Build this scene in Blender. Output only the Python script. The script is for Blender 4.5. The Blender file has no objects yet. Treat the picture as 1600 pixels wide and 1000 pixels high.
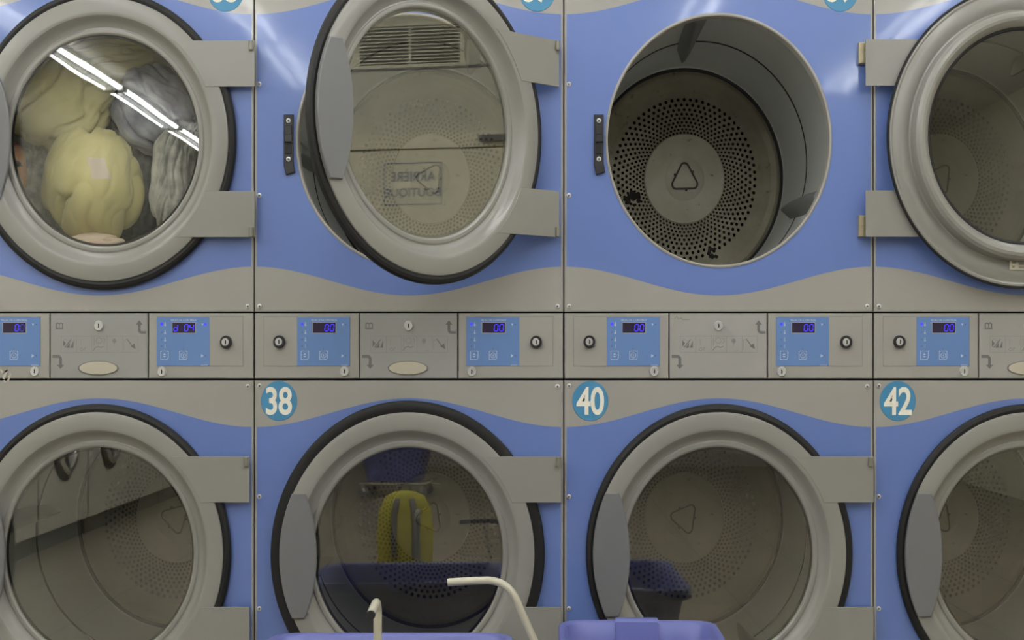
import bpy, math, random
from mathutils import Vector, Matrix, noise

# ------------------------------------------------------------------ scale
P = 1.636e-3            # metres per photograph pixel on the plane of the dryer fronts
SY = 1.125              # doors are a little taller than wide
CZ, CD = 1.06, 3.40     # camera height, camera distance from the dryer fronts
VX, VY = 825.0, 554.0   # point of the photograph straight ahead of the camera
def X(px): return (px - VX) * P
def Z(py): return CZ + (VY - py) * P

sc = bpy.context.scene
COL = sc.collection
random.seed(7)

# ------------------------------------------------------------------ materials
def new_mat(name):
    m = bpy.data.materials.new(name); m.use_nodes = True
    nt = m.node_tree
    b = nt.nodes.get('Principled BSDF')
    return m, nt, b
def nd(nt, t, **kw):
    n = nt.nodes.new(t)
    for k, v in kw.items(): setattr(n, k, v)
    return n
def mth(nt, op, a, b=None, c=None, clamp=False):
    n = nt.nodes.new('ShaderNodeMath'); n.operation = op; n.use_clamp = clamp
    for i, v in enumerate((a, b, c)):
        if v is None: continue
        if isinstance(v, (int, float)): n.inputs[i].default_value = v
        else: nt.links.new(v, n.inputs[i])
    return n.outputs[0]
def mixc(nt, f, a, b, mode='MIX'):
    n = nt.nodes.new('ShaderNodeMix'); n.data_type = 'RGBA'; n.blend_type = mode
    for i, v in ((0, f), (6, a), (7, b)):
        if isinstance(v, (int, float)): n.inputs[i].default_value = v
        elif isinstance(v, tuple): n.inputs[i].default_value = (*v[:3], 1)
        else: nt.links.new(v, n.inputs[i])
    return n.outputs[2]
def noise_tex(nt, scale, detail=3, vec=None, rough=0.5):
    n = nt.nodes.new('ShaderNodeTexNoise'); n.inputs['Scale'].default_value = scale
    n.inputs['Detail'].default_value = detail; n.inputs['Roughness'].default_value = rough
    if vec is None:
        tc = nt.nodes.new('ShaderNodeTexCoord'); vec = tc.outputs['Object']
    nt.links.new(vec, n.inputs['Vector'])
    return n.outputs['Fac']
def ramp(nt, f, lo, hi):
    n = nt.nodes.new('ShaderNodeMapRange'); n.inputs[1].default_value = lo; n.inputs[2].default_value = hi
    n.clamp = True; nt.links.new(f, n.inputs[0]); return n.outputs[0]
def bump(nt, b, h, strength, dist):
    n = nt.nodes.new('ShaderNodeBump'); n.inputs['Strength'].default_value = strength; n.inputs['Distance'].default_value = dist
    nt.links.new(h, n.inputs['Height']); nt.links.new(n.outputs[0], b.inputs['Normal'])
def plain(name, c, rough=0.5, metal=0.0, spec=0.5, var=0.06, vscale=8.0, emit=None, es=0):
    m, nt, b = new_mat(name)
    b.inputs['Roughness'].default_value = rough; b.inputs['Metallic'].default_value = metal
    b.inputs['Specular IOR Level'].default_value = spec
    if var:
        f = noise_tex(nt, vscale, 4)
        col = mixc(nt, f, tuple(x * (1 - var) for x in c), tuple(min(1, x * (1 + var)) for x in c))
        nt.links.new(col, b.inputs['Base Color'])
    else: b.inputs['Base Color'].default_value = (*c, 1)
    if emit:
        b.inputs['Emission Color'].default_value = (*emit, 1); b.inputs['Emission Strength'].default_value = es
    return m

GREY = (0.335, 0.322, 0.298)
BLUE = (0.128, 0.200, 0.495)
M = {}
M['grey'] = plain('grey_enamel', GREY, 0.36, var=0.04, vscale=5)
M['door'] = plain('door_enamel', (0.262, 0.255, 0.236), 0.25, var=0.03, vscale=6)
M['handle'] = plain('handle_plastic', (0.165, 0.167, 0.175), 0.42, var=0.03)
M['rubber'] = plain('black_rubber', (0.012, 0.012, 0.0125), 0.5, 0.0, 0.35, var=0.15, vscale=30)
M['dark'] = plain('dark_gap', (0.014, 0.014, 0.016), 0.8, var=0.1)
M['soot'] = plain('soot', (0.022, 0.019, 0.015), 0.9, var=0.4, vscale=80)
M['casing'] = plain('cabinet_steel', (0.10, 0.10, 0.10), 0.6, var=0.1)
M['zinc'] = plain('zinc', (0.62, 0.62, 0.62), 0.30, 0.45, var=0.1, vscale=60)
M['brass'] = plain('hinge_brass', (0.44, 0.39, 0.26), 0.38, 0.5, var=0.15, vscale=60)
M['knuckle'] = plain('knuckle_steel', (0.235, 0.225, 0.185), 0.4, 0.3, var=0.1)
M['chrome'] = plain('chrome', (0.70, 0.69, 0.67), 0.15, 0.85, var=0.05)
M['black'] = plain('black_plastic', (0.022, 0.022, 0.026), 0.32, var=0.1)
M['key'] = plain('keypad_blue', (0.125, 0.232, 0.50), 0.42, var=0.03)
M['mark'] = plain('keypad_print', (0.47, 0.55, 0.68), 0.5, var=0)
M['dot'] = plain('keypad_dot', (0.08, 0.13, 0.24), 0.5, var=0)
M['screen'] = plain('screen', (0.030, 0.020, 0.050), 0.25, var=0)
M['led'] = plain('led_blue', (0.02, 0.02, 0.3), 0.5, var=0, emit=(0.040, 0.030, 1.0), es=1.3)
M['led_dim'] = plain('led_blue_dim', (0.02, 0.02, 0.2), 0.5, var=0, emit=(0.045, 0.045, 0.75), es=0.45)
M['service'] = plain('service_panel_grey', (0.300, 0.300, 0.288), 0.42, var=0.05, vscale=14)
M['service2'] = plain('service_panel_neutral', (0.335, 0.325, 0.312), 0.40, var=0.05, vscale=14)
M['print'] = plain('grey_print', (0.150, 0.148, 0.150), 0.5, var=0)
M['faint'] = plain('faint_print', (0.225, 0.222, 0.212), 0.5, var=0.1, vscale=200)
M['cream'] = plain('cream_plate', (0.47, 0.435, 0.350), 0.35, var=0.04)
M['badge'] = plain('badge_blue', (0.060, 0.245, 0.44), 0.4, var=0.04)
M['white'] = plain('badge_white', (0.80, 0.78, 0.68), 0.45, var=0.02)
M['tape'] = plain('tape_residue', (0.50, 0.465, 0.40), 0.6, var=0.25, vscale=120)
M['paper'] = plain('label_paper', (0.50, 0.47, 0.36), 0.6, var=0.1, vscale=60)
M['tub'] = plain('tub_plastic', (0.140, 0.158, 0.43), 0.33, var=0.04)
M['pole'] = plain('cream_tube', (0.52, 0.495, 0.395), 0.32, var=0.05, vscale=20)
M['caster'] = plain('caster_grey', (0.2, 0.2, 0.2), 0.5)
M['emblem'] = plain('emblem_dark', (0.070, 0.066, 0.056), 0.45, 0.3, var=0.3, vscale=60)
M['wall'] = plain('wall_paint', (0.72, 0.69, 0.56), 0.7, var=0.04, vscale=2)
M['wall_dark'] = plain('far_wall_paint', (0.42, 0.40, 0.36), 0.7, var=0.06, vscale=1.2)
M['ceiling'] = plain('ceiling_paint', (0.66, 0.65, 0.61), 0.8, var=0.04, vscale=2)
M['doorpaint'] = plain('door_paint', (0.84, 0.79, 0.60), 0.5, var=0.03)
M['vent'] = plain('vent_cream', (0.84, 0.79, 0.60), 0.5, var=0.03)
M['signblue'] = plain('sign_ink', (0.05, 0.09, 0.24), 0.5, var=0)
M['washer'] = plain('washer_white', (0.70, 0.68, 0.60), 0.35, var=0.03)
M['housing'] = plain('lamp_housing', (0.75, 0.75, 0.72), 0.4, var=0.02)
M['yellowbag'] = plain('bag_yellow', (0.55, 0.50, 0.07), 0.8, var=0.1)
M['strap'] = plain('strap_grey', (0.16, 0.16, 0.18), 0.7, var=0.1)
M['tube'] = plain('lamp_tube', (0.9, 0.9, 0.85), 0.4, var=0, emit=(0.965, 0.985, 1.0), es=19.0)

def cloth(name, c, c2, vs=9, sheen=0.3, bumpy=0.25):
    m, nt, b = new_mat(name)
    f = noise_tex(nt, vs, 5)
    nt.links.new(mixc(nt, ramp(nt, f, 0.35, 0.68), c, c2), b.inputs['Base Color'])
    b.inputs['Roughness'].default_value = 0.9; b.inputs['Sheen Weight'].default_value = sheen
    w = noise_tex(nt, 420, 2); bump(nt, b, w, bumpy, 0.001)
    return m
M['yellow'] = cloth('cloth_yellow', (0.55, 0.50, 0.23), (0.64, 0.585, 0.30), 7)
def shirt_print(m):
    nt = m.node_tree; b = nt.nodes['Principled BSDF']; src = b.inputs['Base Color'].links[0].from_socket
    tc = nd(nt, 'ShaderNodeTexCoord'); mp = nd(nt, 'ShaderNodeVectorMath', operation='SUBTRACT'); mp.inputs[1].default_value = (0.045, -0.1, 0.028)
    nt.links.new(tc.outputs['Object'], mp.inputs[0]); sp = nd(nt, 'ShaderNodeSeparateXYZ'); nt.links.new(mp.outputs[0], sp.inputs[0])
    wob = noise_tex(nt, 40, 2)
    dx = mth(nt, 'ABSOLUTE', mth(nt, 'MULTIPLY_ADD', sp.outputs[2], 0.35, sp.outputs[0])); dz = mth(nt, 'ABSOLUTE', sp.outputs[2])
    dd = mth(nt, 'MAXIMUM', mth(nt, 'DIVIDE', dx, 0.024), mth(nt, 'DIVIDE', dz, 0.028))
    dd = mth(nt, 'ADD', dd, mth(nt, 'MULTIPLY_ADD', wob, 0.6, -0.3))
    front = mth(nt, 'LESS_THAN', sp.outputs[1], 0.1)
    f = mth(nt, 'MULTIPLY', mth(nt, 'LESS_THAN', dd, 1.0), mth(nt, 'MULTIPLY', front, 0.85))
    nt.links.new(mixc(nt, f, src, (0.66, 0.58, 0.54)), b.inputs['Base Color'])
shirt_print(M['yellow'])
M['yellow2'] = cloth('cloth_pale_yellow', (0.53, 0.50, 0.27), (0.64, 0.60, 0.34), 9)
M['bluegrey'] = cloth('cloth_blue_grey', (0.15, 0.165, 0.23), (0.46, 0.47, 0.55), 13)
M['lace'] = cloth('cloth_grey_lace', (0.26, 0.27, 0.26), (0.50, 0.50, 0.46), 34)
M['denim'] = cloth('cloth_dark', (0.06, 0.07, 0.09), (0.15, 0.16, 0.18), 40)
M['pink'] = cloth('cloth_pink', (0.62, 0.42, 0.33), (0.66, 0.56, 0.46), 14)
M['rust'] = cloth('cloth_rust', (0.45, 0.22, 0.13), (0.55, 0.36, 0.22), 18)

# two-tone front: blue field with a grey wave above and below, grey folded edges
def panel_mat():
    m, nt, b = new_mat('wave_panel_enamel')
    tc = nd(nt, 'ShaderNodeTexCoord'); sp = nd(nt, 'ShaderNodeSeparateXYZ')
    nt.links.new(tc.outputs['Object'], sp.inputs[0])
    x, z = sp.outputs[0], sp.outputs[2]
    cosv = mth(nt, 'COSINE', mth(nt, 'MULTIPLY', x, 2 * math.pi / (483.8 * P)))
    lim = mth(nt, 'MULTIPLY_ADD', cosv, 22.5 * P, 219.7 * P)
    inside = mth(nt, 'LESS_THAN', mth(nt, 'ABSOLUTE', z), lim)
    edge = mth(nt, 'LESS_THAN', mth(nt, 'ABSOLUTE', x), 237.6 * P)
    f = mth(nt, 'MULTIPLY', inside, edge)
    n1 = noise_tex(nt, 4, 3)
    blue = mixc(nt, n1, tuple(v * 0.95 for v in BLUE), tuple(v * 1.05 for v in BLUE))
    grey = mixc(nt, n1, tuple(v * 0.97 for v in GREY), tuple(v * 1.03 for v in GREY))
    nt.links.new(mixc(nt, f, grey, blue), b.inputs['Base Color'])
    b.inputs['Roughness'].default_value = 0.34
    b.inputs['Coat Weight'].default_value = 0.6; b.inputs['Coat Roughness'].default_value = 0.055
    n2 = noise_tex(nt, 4.5, 2); bump(nt, b, n2, 0.14, 0.004)
    nt.links.new(b.inputs['Normal'].links[0].from_socket, b.inputs['Coat Normal'])
    return m
M['panel'] = panel_mat()

def plate_mat(name, base, stain, amt, seed):
    m, nt, b = new_mat(name)
    tc = nd(nt, 'ShaderNodeTexCoord')
    mp = nd(nt, 'ShaderNodeMapping'); mp.inputs['Location'].default_value = (seed, seed * 0.7, seed * 1.3)
    nt.links.new(tc.outputs['Object'], mp.inputs[0])
    f1 = noise_tex(nt, 6, 5, mp.outputs[0], 0.65); f2 = noise_tex(nt, 38, 3, mp.outputs[0]); f3 = noise_tex(nt, 3.1, 2, mp.outputs[0])
    c = mixc(nt, ramp(nt, f1, 0.38, 0.72), base, stain)
    spots = mth(nt, 'MULTIPLY', ramp(nt, f2, 0.66, 0.74), amt)
    c = mixc(nt, spots, c, (0.05, 0.045, 0.035))
    soot = mth(nt, 'MULTIPLY', ramp(nt, f3, 0.66, 0.71), 0.85 * amt)
    c = mixc(nt, soot, c, (0.03, 0.026, 0.022))
    nt.links.new(c, b.inputs['Base Color'])
    b.inputs['Roughness'].default_value = 0.42; b.inputs['Metallic'].default_value = 0.35
    return m
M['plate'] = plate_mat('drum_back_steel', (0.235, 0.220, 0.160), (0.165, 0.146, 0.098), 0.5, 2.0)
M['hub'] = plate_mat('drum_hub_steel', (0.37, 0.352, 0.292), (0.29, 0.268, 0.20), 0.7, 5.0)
def drum_mat():
    m, nt, b = new_mat('drum_wall_steel')
    f = noise_tex(nt, 6, 3)
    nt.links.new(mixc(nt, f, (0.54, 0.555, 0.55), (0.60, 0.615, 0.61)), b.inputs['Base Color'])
    b.inputs['Roughness'].default_value = 0.42; b.inputs['Metallic'].default_value = 0.3
    return m
M['drum'] = drum_mat()
M['lifter'] = plain('lifter_steel', (0.19, 0.195, 0.195), 0.38, 0.3, var=0.1)

def glass_mat(name, tint, k, wave=0.0):
    m = bpy.data.materials.new(name); m.use_nodes = True; nt = m.node_tree
    for n in list(nt.nodes): nt.nodes.remove(n)
    out = nd(nt, 'ShaderNodeOutputMaterial'); mix = nd(nt, 'ShaderNodeMixShader')
    tr = nd(nt, 'ShaderNodeBsdfTransparent'); tr.inputs[0].default_value = (*tint, 1)
    gl = nd(nt, 'ShaderNodeBsdfGlossy'); gl.inputs['Roughness'].default_value = 0.0; gl.inputs[0].default_value = (1, 1, 1, 1)
    lw = nd(nt, 'ShaderNodeLayerWeight'); lw.inputs[0].default_value = 0.5
    f = mth(nt, 'POWER', lw.outputs['Facing'], 5.0)
    f = mth(nt, 'MULTIPLY_ADD', f, 0.9, k, clamp=True)
    nt.links.new(f, mix.inputs[0]); nt.links.new(tr.outputs[0], mix.inputs[1]); nt.links.new(gl.outputs[0], mix.inputs[2])
    nt.links.new(mix.outputs[0], out.inputs[0])
    if wave:
        h = noise_tex(nt, 5.0, 0); bp = nd(nt, 'ShaderNodeBump'); bp.inputs['Strength'].default_value = 1.0
        bp.inputs['Distance'].default_value = wave
        nt.links.new(h, bp.inputs['Height']); nt.links.new(bp.outputs[0], gl.inputs['Normal'])
    return m
M['glass'] = glass_mat('door_glass', (0.925, 0.925, 0.895), 0.100)
M['glass_wavy'] = glass_mat('door_glass_wavy', (0.955, 0.955, 0.935), 0.036, 0.0006)

def tile_mat(name, c1, c2, grout, w, h, rough):
    m, nt, b = new_mat(name)
    tc = nd(nt, 'ShaderNodeTexCoord'); br = nd(nt, 'ShaderNodeTexBrick')
    br.offset = 0.0; br.inputs['Scale'].default_value = 1.0
    br.inputs['Brick Width'].default_value = w; br.inputs['Row Height'].default_value = h; br.inputs['Mortar Size'].default_value = 0.006
    br.inputs['Color1'].default_value = (*c1, 1); br.inputs['Color2'].default_value = (*c2, 1); br.inputs['Mortar'].default_value = (*grout, 1)
    nt.links.new(tc.outputs['Object'], br.inputs['Vector']); nt.links.new(br.outputs['Color'], b.inputs['Base Color'])
    b.inputs['Roughness'].default_value = rough
    return m
M['floor'] = tile_mat('floor_tiles', (0.34, 0.292, 0.225), (0.31, 0.265, 0.205), (0.12, 0.11, 0.10), 0.45, 0.45, 0.35)

# ------------------------------------------------------------------ mesh builder
class MB:
    def __init__(s): s.v, s.f, s.m, s.s = [], [], [], []
    def add(s, vs, fs, mat=0, smooth=False):
        o = len(s.v); s.v += [tuple(v) for v in vs]
        for f in fs: s.f.append(tuple(i + o for i in f)); s.m.append(mat); s.s.append(smooth)
    def box(s, x0, y0, z0, x1, y1, z1, mat=0, bev=0.0):
        if bev <= 0:
            vs = [(x, y, z) for x in (x0, x1) for y in (y0, y1) for z in (z0, z1)]
            s.add(vs, [(0, 1, 3, 2), (4, 6, 7, 5), (0, 4, 5, 1), (2, 3, 7, 6), (0, 2, 6, 4), (1, 5, 7, 3)], mat)
        else:
            b = min(bev, (x1 - x0) / 2.01, (z1 - z0) / 2.01, (y1 - y0) / 2.01)
            lo = [(x0, z0), (x1, z0), (x1, z1), (x0, z1)]
            loi = [(x0 + b, z0 + b), (x1 - b, z0 + b), (x1 - b, z1 - b), (x0 + b, z1 - b)]
            rings = [(loi, y0), (lo, y0 + b), (lo, y1 - b), (loi, y1)]
            vs = [(p[0], y, p[1]) for r, y in rings for p in r]
            fs = [(0, 1, 2, 3), (15, 14, 13, 12)]
            for r in range(3):
                for i in range(4):
                    j = (i + 1) % 4; fs.append((r * 4 + j, r * 4 + i, r * 4 + 4 + i, r * 4 + 4 + j))
            s.add(vs, fs, mat)
    def prism(s, pts, y0, y1, mat=0, bev=0.0, smooth=False):   # outline in x,z; y0 is the front (toward the camera)
        n = len(pts)
        cx = sum(p[0] for p in pts) / n; cz = sum(p[1] for p in pts) / n
        def ins(d):
            out = []
            for i in range(n):
                a, b_, c = Vector(pts[i - 1]), Vector(pts[i]), Vector(pts[(i + 1) % n])
                e1 = (b_ - a); e2 = (c - b_)
                if e1.length < 1e-9 or e2.length < 1e-9: out.append(tuple(b_)); continue
                e1.normalize(); e2.normalize()
                n1 = Vector((-e1.y, e1.x)); n2 = Vector((-e2.y, e2.x)); nn = n1 + n2
                if nn.length < 1e-6: out.append(tuple(b_)); continue
                nn.normalize(); k = d / max(0.35, nn.dot(n1)); out.append((b_.x + nn.x * k, b_.y + nn.y * k))
            return out
        area = sum(pts[i][0] * pts[(i + 1) % n][1] - pts[(i + 1) % n][0] * pts[i][1] for i in range(n))
        if area < 0: pts = pts[::-1]
        rings = [(pts, y0), (pts, y1)] if bev <= 0 else [(ins(bev), y0), (pts, y0 + bev), (pts, y1)]
        vs = [(p[0], y, p[1]) for r, y in rings for p in r]
        fs = [tuple(range(n))]
        k = len(rings)
        fs.append(tuple(range(k * n - 1, (k - 1) * n - 1, -1)))
        s.add(vs, fs, mat)
        side = []
        for r in range(k - 1):
            for i in range(n):
                j = (i + 1) % n; side.append((r * n + j, r * n + i, r * n + n + i, r * n + n + j))
        o = len(s.v) - len(vs)
        for f in side: s.f.append(tuple(i + o for i in f)); s.m.append(mat); s.s.append(smooth)
    def flat(s, pts, y, mat=0):                                  # a printed mark facing the camera
        area = sum(pts[i][0] * pts[(i + 1) % len(pts)][1] - pts[(i + 1) % len(pts)][0] * pts[i][1] for i in range(len(pts)))
        if area < 0: pts = pts[::-1]
        s.add([(p[0], y, p[1]) for p in pts], [tuple(range(len(pts)))], mat)
    def stroke(s, pts, w, y, mat=0, closed=False):
        n = len(pts); L, R = [], []
        for i in range(n):
            a = Vector(pts[i - 1] if (i or closed) else pts[0]); b_ = Vector(pts[i]); c = Vector(pts[(i + 1) % n] if (i < n - 1 or closed) else pts[i])
            t = (b_ - a); u = (c - b_)
            if t.length > 1e-9: t.normalize()
            if u.length > 1e-9: u.normalize()
            d = t + u
            if d.length < 1e-9: d = Vector((1, 0))
            d.normalize(); nn = Vector((-d.y, d.x))
            ref = t if t.length > 0 else u
            k = 1.0 / max(0.5, nn.dot(Vector((-ref.y, ref.x))))
            L.append(b_ + nn * w / 2 * k); R.append(b_ - nn * w / 2 * k)
        vs = [(p.x, y, p.y) for p in L] + [(p.x, y, p.y) for p in R]
        m = n if closed else n - 1
        s.add(vs, [(i, n + i, n + (i + 1) % n, (i + 1) % n) for i in range(m)], mat)
    def lathe(s, prof, cx=0, cz=0, n=96, mat=0, closed=True, sy=SY, smooth=True, split=None):   # profile (radius, y) round the y axis
        k = len(prof); vs = []
        for i in range(n):
            a = 2 * math.pi * i / n
            for r, y in prof: vs.append((cx + r * math.cos(a), y, cz + r * sy * math.sin(a)))
        fs = []; o = len(s.v); s.v += vs
        for i in range(n):
            j = (i + 1) % n
            for q in range(k if closed else k - 1):
                q2 = (q + 1) % k
                s.f.append((o + i * k + q, o + j * k + q, o + j * k + q2, o + i * k + q2)); s.m.append(mat if split is None else split[q]); s.s.append(smooth)
    def disc(s, r, y, cx=0, cz=0, n=48, mat=0, sy=SY, flip=False):
        vs = [(cx + r * math.cos(2 * math.pi * i / n), y, cz + r * sy * math.sin(2 * math.pi * i / n)) for i in range(n)]
        f = tuple(range(n)); s.add(vs, [f[::-1] if flip else f], mat)
    def tube(s, pts, r, n=12, mat=0, capmat=None):
        pts = [Vector(p) for p in pts]; rings = []; up = Vector((0, 0, 1))
        for i, p in enumerate(pts):
            t = (pts[min(i + 1, len(pts) - 1)] - pts[max(i - 1, 0)]).normalized()
            a = t.cross(up)
            if a.length < 1e-3: a = t.cross(Vector((0, 1, 0)))
            a.normalize(); b_ = t.cross(a).normalized(); up = -b_ if b_.dot(up) < 0 else b_
            a = t.cross(up).normalized()
            rings.append([p + a * r * math.cos(2 * math.pi * k / n) + up * r * math.sin(2 * math.pi * k / n) for k in range(n)])
        vs = [v for rg in rings for v in rg]; o = len(s.v); s.v += [tuple(v) for v in vs]
        for i in range(len(pts) - 1):
            for k in range(n):
                k2 = (k + 1) % n
                s.f.append((o + i * n + k, o + i * n + k2, o + i * n + n + k2, o + i * n + n + k)); s.m.append(mat); s.s.append(True)
        s.f.append(tuple(o + k for k in range(n - 1, -1, -1))); s.m.append(capmat if capmat is not None else mat); s.s.append(False)
        e = o + (len(pts) - 1) * n
        s.f.append(tuple(e + k for k in range(n))); s.m.append(capmat if capmat is not None else mat); s.s.append(False)
    def text(s, body, cx, cz, size, y, mat=0, xs=1.0, zs=1.0, offset=0.0, sp=1.0, flipx=False):
        cu = bpy.data.curves.new('t', 'FONT'); cu.body = body; cu.size = 1; cu.align_x = 'CENTER'; cu.offset = offset; cu.space_character = sp
        cu.resolution_u = 5
        o = bpy.data.objects.new('t', cu); COL.objects.link(o); bpy.context.view_layer.update()
        me = bpy.data.meshes.new_from_object(o.evaluated_get(bpy.context.evaluated_depsgraph_get()))
        zz = [v.co.y for v in me.vertices]; xx = [v.co.x for v in me.vertices]
        mz = (min(zz) + max(zz)) / 2; mx = (min(xx) + max(xx)) / 2; h = max(zz) - min(zz)
        k = size / h
        vs = [(cx + (v.co.x - mx) * k * xs, y, cz + (v.co.y - mz) * k * zs) for v in me.vertices]
        s.add(vs, [tuple(p.vertices) for p in me.polygons], mat)
        bpy.data.objects.remove(o); bpy.data.curves.remove(cu); bpy.data.meshes.remove(me)
    def mesh(s, name, mats):
        me = bpy.data.meshes.new(name); me.from_pydata(s.v, [], s.f); me.update()
        for m in (mats if isinstance(mats, (list, tuple)) else [mats]): me.materials.append(M[m])
        me.polygons.foreach_set('material_index', s.m); me.polygons.foreach_set('use_smooth', s.s)
        return me

def link(name, me, parent=None, loc=(0, 0, 0), rot=(0, 0, 0)):
    o = bpy.data.objects.new(name, me); COL.objects.link(o)
    o.location = loc; o.rotation_euler = rot
    if parent is not None: o.parent = parent
    return o
def empty(name, loc, rz=0): return link(name, None, None, loc, (0, 0, rz))
def tag(o, label, cat, group=None):
    o['label'] = label; o['category'] = cat
    if group: o['group'] = group
    return o
def struct(name, me, loc=(0, 0, 0)):
    o = link(name, me, None, loc); o['kind'] = 'structure'; return o

def sharp(me, ang=35):
    me.set_sharp_from_angle(angle=math.radians(ang)); return me

# ------------------------------------------------------------------ shared dryer meshes (pixel units scaled by P)
def ell(r, n, a0=0): return [(r * P * math.cos(a0 + 2 * math.pi * i / n), r * P * SY * math.sin(a0 + 2 * math.pi * i / n)) for i in range(n)]

def panel_mesh(top, bot):
    mb = MB(); hx = 241.1 * P; b = 1.2 * P
    hole = 175.5
    n = 128
    angs = [2 * math.pi * i / n for i in range(n)]
    def rect_pt(c, s_, inset):
        x1 = hx - inset; zt = top * P - inset; zb = bot * P + inset
        k = min(x1 / abs(c) if abs(c) > 1e-9 else 1e9, (zt / s_ if s_ > 1e-9 else (-zb / -s_ if s_ < -1e-9 else 1e9)))
        return (c * k, s_ * k)
    for ca in (math.atan2(top * P, hx), math.atan2(top * P, -hx), math.atan2(-bot * P, hx) * -1, math.atan2(bot * P, -hx)):
        angs.append(ca % (2 * math.pi))
    angs = sorted(set(angs)); n = len(angs)
    inner, mid, outer = [], [], []
    for a in angs:
        c, s_ = math.cos(a), math.sin(a)
        # ellipse point along direction (c, s_)
        k = 1 / math.sqrt((c / (hole * P)) ** 2 + (s_ / (hole * P * SY)) ** 2)
        inner.append((c * k, s_ * k)); mid.append(rect_pt(c, s_, b)); outer.append(rect_pt(c, s_, 0))
    rings = [[(p[0], 0.020, p[1]) for p in inner], [(p[0], 0, p[1]) for p in inner], [(p[0], 0, p[1]) for p in mid],
             [(p[0], 0.0022, p[1]) for p in outer], [(p[0], 0.022, p[1]) for p in outer]]
    vs = [v for r in rings for v in r]; fs = []
    for q in range(4):
        for i in range(n):
            j = (i + 1) % n; fs.append((q * n + i, q * n + n + i, q * n + n + j, q * n + j))
    mb.add(vs, fs)
    return mb.mesh('front_panel', 'panel')
ME = {}
ME['panelU'] = panel_mesh(267.0, -267.5)
ME['panelL'] = panel_mesh(270.0, -264.0)

def lathe_mesh(name, prof, mats, n=128, split=None, ang=35, cx=0.0):
    mb = MB(); mb.lathe([(r * P, y) for r, y in prof], cx * P, 0, n, split=split); return sharp(mb.mesh(name, mats), ang)
ME['rim'] = lathe_mesh('opening_rim', [(177.2, 0.002), (177.2, -0.0012), (176, -0.0026), (174.4, -0.0026), (173.2, -0.001), (173.0, 0.004), (173.0, 0.030), (176, 0.030)], 'grey')

# drum: wall cylinder, black seam, back groove
YB = 0.746
def drum_mesh():
    mb = MB()
    R = 189 * P
    prof = [(174 * P, 0.026), (174 * P, 0.036), (187 * P, 0.075), (R, 0.09), (R, 0.394), (R, 0.396), (R - 0.0016, 0.397), (R - 0.0016, 0.403), (R, 0.404),
            (R, 0.724), (R - 0.002, 0.728), (R - 0.004, 0.732), (R - 0.0105, 0.735), (R - 0.0105, 0.744), (R - 0.013, 0.7455), (R - 0.013, 0.76), (R + 0.010, 0.76), (R + 0.010, 0.026)]
    #        0-1      1-2     2-3    3-4  4-5  5-6  6-7  7-8  8-9   9-10 10-11 11-12 12-13 13-14
    split = [0, 0, 0, 0, 1, 1, 1, 1, 0, 2, 2, 1, 1, 1, 1, 0, 0, 0]
    mb.lathe(prof, 0, 0, 128, split=split)
    return sharp(mb.mesh('drum', ['drum', 'rubber', 'zinc']), 40)
ME['drum'] = drum_mesh()

def backplate_mesh():
    mb = MB(); n = 72; rings = 9
    r_in, r_out = 76.2, 139.0
    # ring pitch grows with radius so that the holes stay evenly spaced
    rad = [r_in * (r_out / r_in) ** (i / rings) for i in range(rings + 1)]
    for k in range(rings):
        ra, rb = rad[k], rad[k + 1]; rc = (ra + rb) / 2
        hr = (0.315 - 0.045 * k / (rings - 1)) * 2 * math.pi * rc / n
        off = (k % 2) * 0.5
        for i in range(n):
            a0 = 2 * math.pi * (i + off - 0.5) / n; a1 = 2 * math.pi * (i + off + 0.5) / n; am = (a0 + a1) / 2
            cx, cz = rc * math.cos(am), rc * math.sin(am)
            m = 8
            hole = [(cx + hr * math.cos(am + 2 * math.pi * (q + 0.5) / m), cz + hr * math.sin(am + 2 * math.pi * (q + 0.5) / m)) for q in range(m)]
            # cell outline: 8 points matched to the 8 hole points
            def pol(r, a): return (r * math.cos(a), r * math.sin(a))
            out = [pol(rb, am + (a1 - am) * 0.5), pol(rb, a1), pol(ra, a1), pol(ra, am + (a1 - am) * 0.5), pol(ra, am + (a0 - am) * 0.5), pol(ra, a0), pol(rb, a0), pol(rb, am + (a0 - am) * 0.5)]
            vs = [(x * P, YB, z * P * SY) for x, z in out] + [(x * P, YB, z * P * SY) for x, z in hole] + [(x * P, YB + 0.004, z * P * SY) for x, z in hole]
            fs = [(q, (q + 1) % m, m + (q + 1) % m, m + q) for q in range(m)] + [(m + q, m + (q + 1) % m, 2 * m + (q + 1) % m, 2 * m + q) for q in range(m)]
            mb.add(vs, fs)
    # plain outer band, gently dished
    for ra, rb, ya, yb in ((r_out, 150, YB, YB), (150, 165, YB, YB - 0.0015), (165, 176, YB - 0.0015, YB - 0.004), (176, 182, YB - 0.004, YB - 0.003)):
        nn = 128
        vs = []
        for i in range(nn):
            a = 2 * math.pi * i / nn
            vs += [(ra * P * math.cos(a), ya, ra * P * SY * math.sin(a)), (rb * P * math.cos(a), yb, rb * P * SY * math.sin(a))]
        mb.add(vs, [(2 * i, 2 * ((i + 1) % nn), 2 * ((i + 1) % nn) + 1, 2 * i + 1) for i in range(nn)], 0, True)
    return mb.mesh('back_plate', 'plate')
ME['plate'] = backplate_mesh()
def hub_mesh():
    mb = MB()
    mb.lathe([(0.01, YB - 0.004), (68 * P, YB - 0.004), (75 * P, YB - 0.003), (76.4 * P, YB), (76.4 * P, YB + 0.004), (0.01, YB + 0.004)], 0, 0, 96)
    mb.lathe([(1e-5, YB - 0.0055), (34 * P, YB - 0.0055), (38 * P, YB - 0.0038), (1e-5, YB - 0.0035)], 0, 0, 48)
    return sharp(mb.mesh('hub', 'hub'), 30)
ME['hub'] = hub_mesh()
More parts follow.
